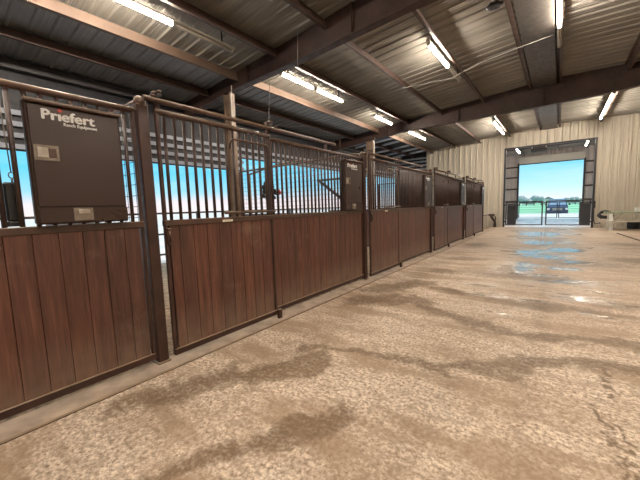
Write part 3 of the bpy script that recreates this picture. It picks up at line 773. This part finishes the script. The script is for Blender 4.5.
# dark stacked panels either side of the near doorway inside the far bay
for sx, lab in ((-2.3, 'dark upright panel standing inside the far doorway at the left jamb'), (1.1, 'dark upright panel standing inside the far doorway at the right jamb')):
    r = thing('leaning_panel', lab, 'panel', (sx, 23.9, 0))
    obj('board', MB().cbox(sx-.18, sx+.28 if sx < 0 else sx+.22, 23.9, 23.98, 0, 1.15, .01), M['gate_metal'], r)
    obj('top_rail', MB().tube([(sx-.2, 23.94, 1.2), (sx+.3, 23.94, 1.2)], .04), M['gate_metal'], r)
r = thing('wall_lever', 'small dark latch bracket on the right jamb of the far doorway', 'bracket', (1.36, 21.9, 1.0))
obj('plate', MB().cbox(1.30, 1.42, 21.82, 21.95, .92, 1.26, .01), M['gate_metal'], r)
obj('hook', MB().tube([(1.36, 21.8, .95), (1.38, 21.76, .35), (1.44, 21.76, .2), (1.6, 21.76, .22), (1.64, 21.78, .5)], .02), M['black'], r)

# hydrant
r = thing('water_hydrant', 'dark yard hydrant standing by the far wall beyond the last stall', 'hydrant', (-3.0, 21.72, 0))
obj('standpipe', MB().tube([(-2.848, 21.72, 0), (-2.846, 21.72, .3), (-3.02, 21.72, .55), (-3.03, 21.72, .64)], [.09, .06, .07, .08], 10), M['rafter'], r)
obj('head', MB().cbox(-3.16, -2.86, 21.65, 21.727, .6, .72, .02), M['rafter'], r)
obj('spout', MB().tube([(-2.84, 21.72, .6), (-2.8, 21.69, .45), (-2.84, 21.68, .3)], .03), M['rafter'], r)
obj('handle', MB().tube([(-3.1, 21.72, .68), (-3.75, 21.72, .6)], .018), M['rafter'], r)

# picnic table with coil
r = thing('picnic_table', 'weathered green topped picnic table by the far wall at the right edge', 'table', (2.5, 20.7, 0))
ty = 20.7
mb = MB()
for k in range(5): mb.cbox(1.66, 4.6, ty-.36+k*.146, ty-.36+k*.146+.135, .71, .77, .006)
obj('tabletop', mb, M['green_top'], r)
for yy in (ty-.75, ty+.52):
    mb = MB(); mb.cbox(1.47, 4.7, yy, yy+.12, .37, .41, .006).cbox(1.47, 4.7, yy+.13, yy+.25, .37, .41, .006)
    obj('bench_seat', mb, M['grey_plank'], r)
for xx in (1.86, 4.1):
    for s in (-1, 1):
        obj('leg', MB().prism([(ty+s*.62, 0), (ty+s*.52, 0), (ty+s*.22, .73), (ty+s*.32, .73)][::s], xx-.06, xx+.06, 'x'), M['white_paint'], r)
    obj('cross_beam', MB().cbox(xx+.065, xx+.12, ty-.74, ty+.76, .29, .37), M['grey_plank'], r)
    obj('brace', MB().tube([(xx+.4, ty, .72), (xx+.1, ty, .38)], .03), M['grey_plank'], r)
mb = MB()
for k in range(5):
    rr = .27-.015*k; zc = .60+.02*k
    mb.tube([(1.76+rr*math.cos(a), 21.34+.09*math.sin(a), zc+.12*math.sin(a)) for a in [2*PI*i/24 for i in range(25)]], .032, 6)
solo('hose_coil', mb, M['black'], 'black coiled hose lying on the rear bench of the table at its left end', 'hose', (1.76, 21.34, .43))
solo('feed_tub', MB().prism([(2.75+.22*math.cos(a), 21.6+.22*math.sin(a)) for a in [2*PI*i/16 for i in range(16)]], 0, .35, 'z'), M['black'], 'low black tub on the floor under the green table', 'tub', (2.75, 21.6, 0))
r = thing('white_crate', 'white crate resting on the green table at the right edge', 'crate', (3.1, 20.7, .77))
obj('body', MB().cbox(2.65, 3.2, 20.5, 20.85, .772, .79).cbox(2.65, 2.67, 20.5, 20.85, .79, .93).cbox(3.18, 3.2, 20.5, 20.85, .79, .93).cbox(2.67, 3.18, 20.5, 20.52, .79, .93).cbox(2.67, 3.18, 20.83, 20.85, .79, .93), M['white_paint'], r)
# black hose / groove on the floor, right
solo('floor_hose', MB().tube([(2.1, 14.2, .014), (2.15, 15.5, .014), (2.02, 17.0, .014), (1.9, 18.6, .014)], .014, 6), M['rafter'], 'thin dark hose lying on the floor near the right edge', 'hose', (2.2, 16, 0))

# ------------------------------------------------------------------ outside
GZ = -.32
g = MB().box(-22, 400, OY+16, 500, GZ-.2, GZ); struct('ground', g, M['grass'])
struct('ground', MB().box(-400, -22, OY+16, 500, GZ-.2, GZ), M['gravel'])
struct('ground', MB().box(-400, EX-.1, -200, OY+16, GZ-.2, GZ), M['gravel'])
struct('ground', MB().box(RX+.05, 400, -200, OY+16, GZ-.2, GZ), M['gravel'])
struct('ground', MB().box(EX-.1, -6, OY+.1, OY+16, GZ-.2, GZ+.01).box(6, RX+.05, OY+.1, OY+16, GZ-.2, GZ+.01), M['gravel'])
struct('ground', MB().box(EX-.1, RX+.05, -200, BY-.1, GZ-.2, GZ), M['gravel'])

# pickup
tx, ty = -.10, 47.2
r = thing('pickup_truck', 'dark blue pickup truck parked outside beyond the far doorway', 'truck', (tx, ty, -.3))
a0 = -.3
TW = .95
body = [(ty-.1, .25), (ty-.15, .75), (ty, .98), (ty+1.25, 1.08), (ty+1.25, 1.1), (ty+5.2, 1.12), (ty+5.3, .3)]
obj('body', MB().prism([(y, z+a0) for y, z in body], tx-TW, tx+TW, 'x'), M['truck'], r)
cab = [(ty+1.2, 1.07), (ty+1.85, 1.78), (ty+3.2, 1.82), (ty+3.6, 1.1)]
mb = MB(); n = 4
vs = [(tx-(TW-.05 if z < 1.2 else TW-.2), y, z+a0) for y, z in cab]+[(tx+(TW-.05 if z < 1.2 else TW-.2), y, z+a0) for y, z in cab]
mb.add(vs, [(0,3,2,1), (4,5,6,7), (0,1,5,4), (1,2,6,5), (2,3,7,6)])
obj('cab', mb, M['truck'], r)
obj('windscreen', MB().add([(tx-.80, ty+1.24, 1.14+a0), (tx+.80, ty+1.24, 1.14+a0), (tx+.70, ty+1.78, 1.73+a0), (tx-.70, ty+1.78, 1.73+a0)], [(0,1,2,3)]), M['glass'], r)
obj('bumper', MB().cbox(tx-.9, tx+.9, ty-.26, ty-.12, .32+a0, .52+a0, .03), M['truck'], r)
obj('grille', MB().cbox(tx-.45, tx+.45, ty-.2, ty-.13, .58+a0, .82+a0, .02), M['chrome'], r)
for s in (-1, 1):
    obj('headlight', MB().cbox(tx+s*.82-.12, tx+s*.82+.12, ty-.18, ty-.1, .62+a0, .82+a0, .02), M['white_paint'], r)
    obj('mirror', MB().cbox(tx+s*1.08-.09, tx+s*1.08+.09, ty+1.4, ty+1.5, 1.1+a0, 1.32+a0, .03), M['black'], r)
    for yy in (ty+.75, ty+4.2):
        w = obj('wheel', MB().tube([(tx+s*.72, yy, .38+a0), (tx+s*.97, yy, .38+a0)], .38, 20), M['black'], r)
        obj('hub', MB().tube([(tx+s*.97, yy, .38+a0), (tx+s*.985, yy, .38+a0)], .2, 14), M['chrome'], w)
# far trees and houses
tl = ['rounded distant tree seen through the far doorway, leftmost', 'low distant tree second from the left through the doorway', 'distant tree at the middle of the horizon left of the truck',
      'distant tree just left of the truck roof', 'distant pale tree right of the truck', 'distant tree nearest the right door jamb']
for i, (x, y, h) in enumerate(((-13.0, 165, 4.2), (-10.3, 160, 3.2), (-8.2, 170, 4.4), (-5.6, 165, 3.6), (2.6, 175, 3.0), (5.2, 170, 3.3))):
    r = thing('distant_tree', tl[i], 'tree', (x, y, GZ), 'trees on the horizon')
    mb = MB()
    for k in range(7): mb.ball((x+random.uniform(-1.1,1.1), y+random.uniform(-.8,.8), GZ+h*random.uniform(.42,.75)), h*random.uniform(.2,.3), 9, 7, .22)
    obj('crown', mb, M['tree'], r)
    obj('trunk', MB().tube([(x, y, GZ), (x, y, GZ+h*.5)], .16), M['rafter'], r)
for i, (x, y, w, h, lab) in enumerate(((-11.5, 190, 5, 3.0, 'pale distant house behind the trees at left of the doorway view'), (-4.0, 195, 4.5, 3.6, 'pale distant house near the truck roof'), (6.0, 190, 5.5, 2.8, 'pale distant house at right of the doorway view'))):
    r = thing('distant_house', lab, 'house', (x, y, GZ), 'houses on the horizon')
    obj('wall', MB().box(x-w/2, x+w/2, y, y+4, GZ, GZ+h*.65), M['house'], r)
    obj('roof', MB().prism([(x-w/2-.2, GZ+h*.65), (x+w/2+.2, GZ+h*.65), (x, GZ+h)], y-.2, y+4.2, 'y'), M['houseroof'], r)
# shrubs outside the stall side
for i, (x, y, lab) in enumerate(((-26, 25, 'dark low shrub outside seen through the bars left of mid picture'), (-24.5, 27.5, 'dark low shrub outside seen through the bars, right one'))):
    mb = MB()
    for k in range(8): mb.ball((x+random.uniform(-1.2,1.2), y+random.uniform(-1,1), GZ+random.uniform(.3,.8)), random.uniform(.3,.55), 8, 6, .25)
    solo('shrub', mb, M['tree'], lab, 'shrub', (x, y, GZ))

# ------------------------------------------------------------------ sky
w = bpy.data.worlds.new('World'); bpy.context.scene.world = w; w.use_nodes = True
N, L = w.node_tree.nodes, w.node_tree.links
bg = N['Background']; tc = N.new('ShaderNodeTexCoord'); s = N.new('ShaderNodeSeparateXYZ'); L.new(tc.outputs['Generated'], s.inputs[0])
hi = [(.115, (.14,.60,.86)), (.3, (.17,.60,.88)), (1., (.62,.74,.88))]
skyl = ramp(N, L, s.outputs[2], [(0.0, (.84,.74,.73)), (.03, (.78,.71,.74)), (.06, (.32,.66,.84))]+hi)
skyr = ramp(N, L, s.outputs[2], [(0.0, (.78,.84,.88)), (.03, (.55,.80,.93)), (.075, (.28,.68,.93))]+hi)
sky = mixc(N, L, ramp(N, L, mth(N, L, 'ADD', s.outputs[0], 1.), [(.45, 1.), (.7, 0.)]), skyr, skyl)
cl = noise(N, L, 3, 5, mapping(N, L, tc.outputs['Generated'], (1, 1, 7)))
sky = mixc(N, L, ramp(N, L, cl, [(.5, 0.), (.75, .35)]), sky, (.8,.88,.95))
L.new(sky, bg.inputs['Color']); bg.inputs['Strength'].default_value = 1.0

sun = bpy.data.lights.new('sun', 'SUN'); so = bpy.data.objects.new('sun', sun); C.objects.link(so)
sun.energy = 2.2; sun.angle = math.radians(3); sun.color = (1, .93, .84)
so.rotation_euler = Vector((.42, -.06, .9)).to_track_quat('Z', 'Y').to_euler()
# ------------------------------------------------------------------ camera
f, yaw, pitch, roll, h = 309.85, math.radians(37.6126), math.radians(5.8455), math.radians(-1.8769), 1.374
F = Vector((-math.sin(yaw)*math.cos(pitch), math.cos(yaw)*math.cos(pitch), -math.sin(pitch)))
R = Vector((math.cos(yaw), math.sin(yaw), 0)); U = R.cross(F)
R2 = math.cos(roll)*R+math.sin(roll)*U; U2 = -math.sin(roll)*R+math.cos(roll)*U
cam = bpy.data.cameras.new('camera'); co_ = bpy.data.objects.new('camera', cam); C.objects.link(co_)
mw = Matrix((R2, U2, -F)).transposed().to_4x4(); mw.translation = Vector((0, 0, h)); co_.matrix_world = mw
cam.sensor_width = 36; cam.sensor_fit = 'HORIZONTAL'; cam.lens = f/640*36; cam.clip_end = 1500; cam.clip_start = .05
bpy.context.scene.camera = co_
vs = bpy.context.scene.view_settings
vs.view_transform = 'Standard'; vs.look = 'None'; vs.gamma = 1; vs.exposure = 0.38; vs.use_curve_mapping = False
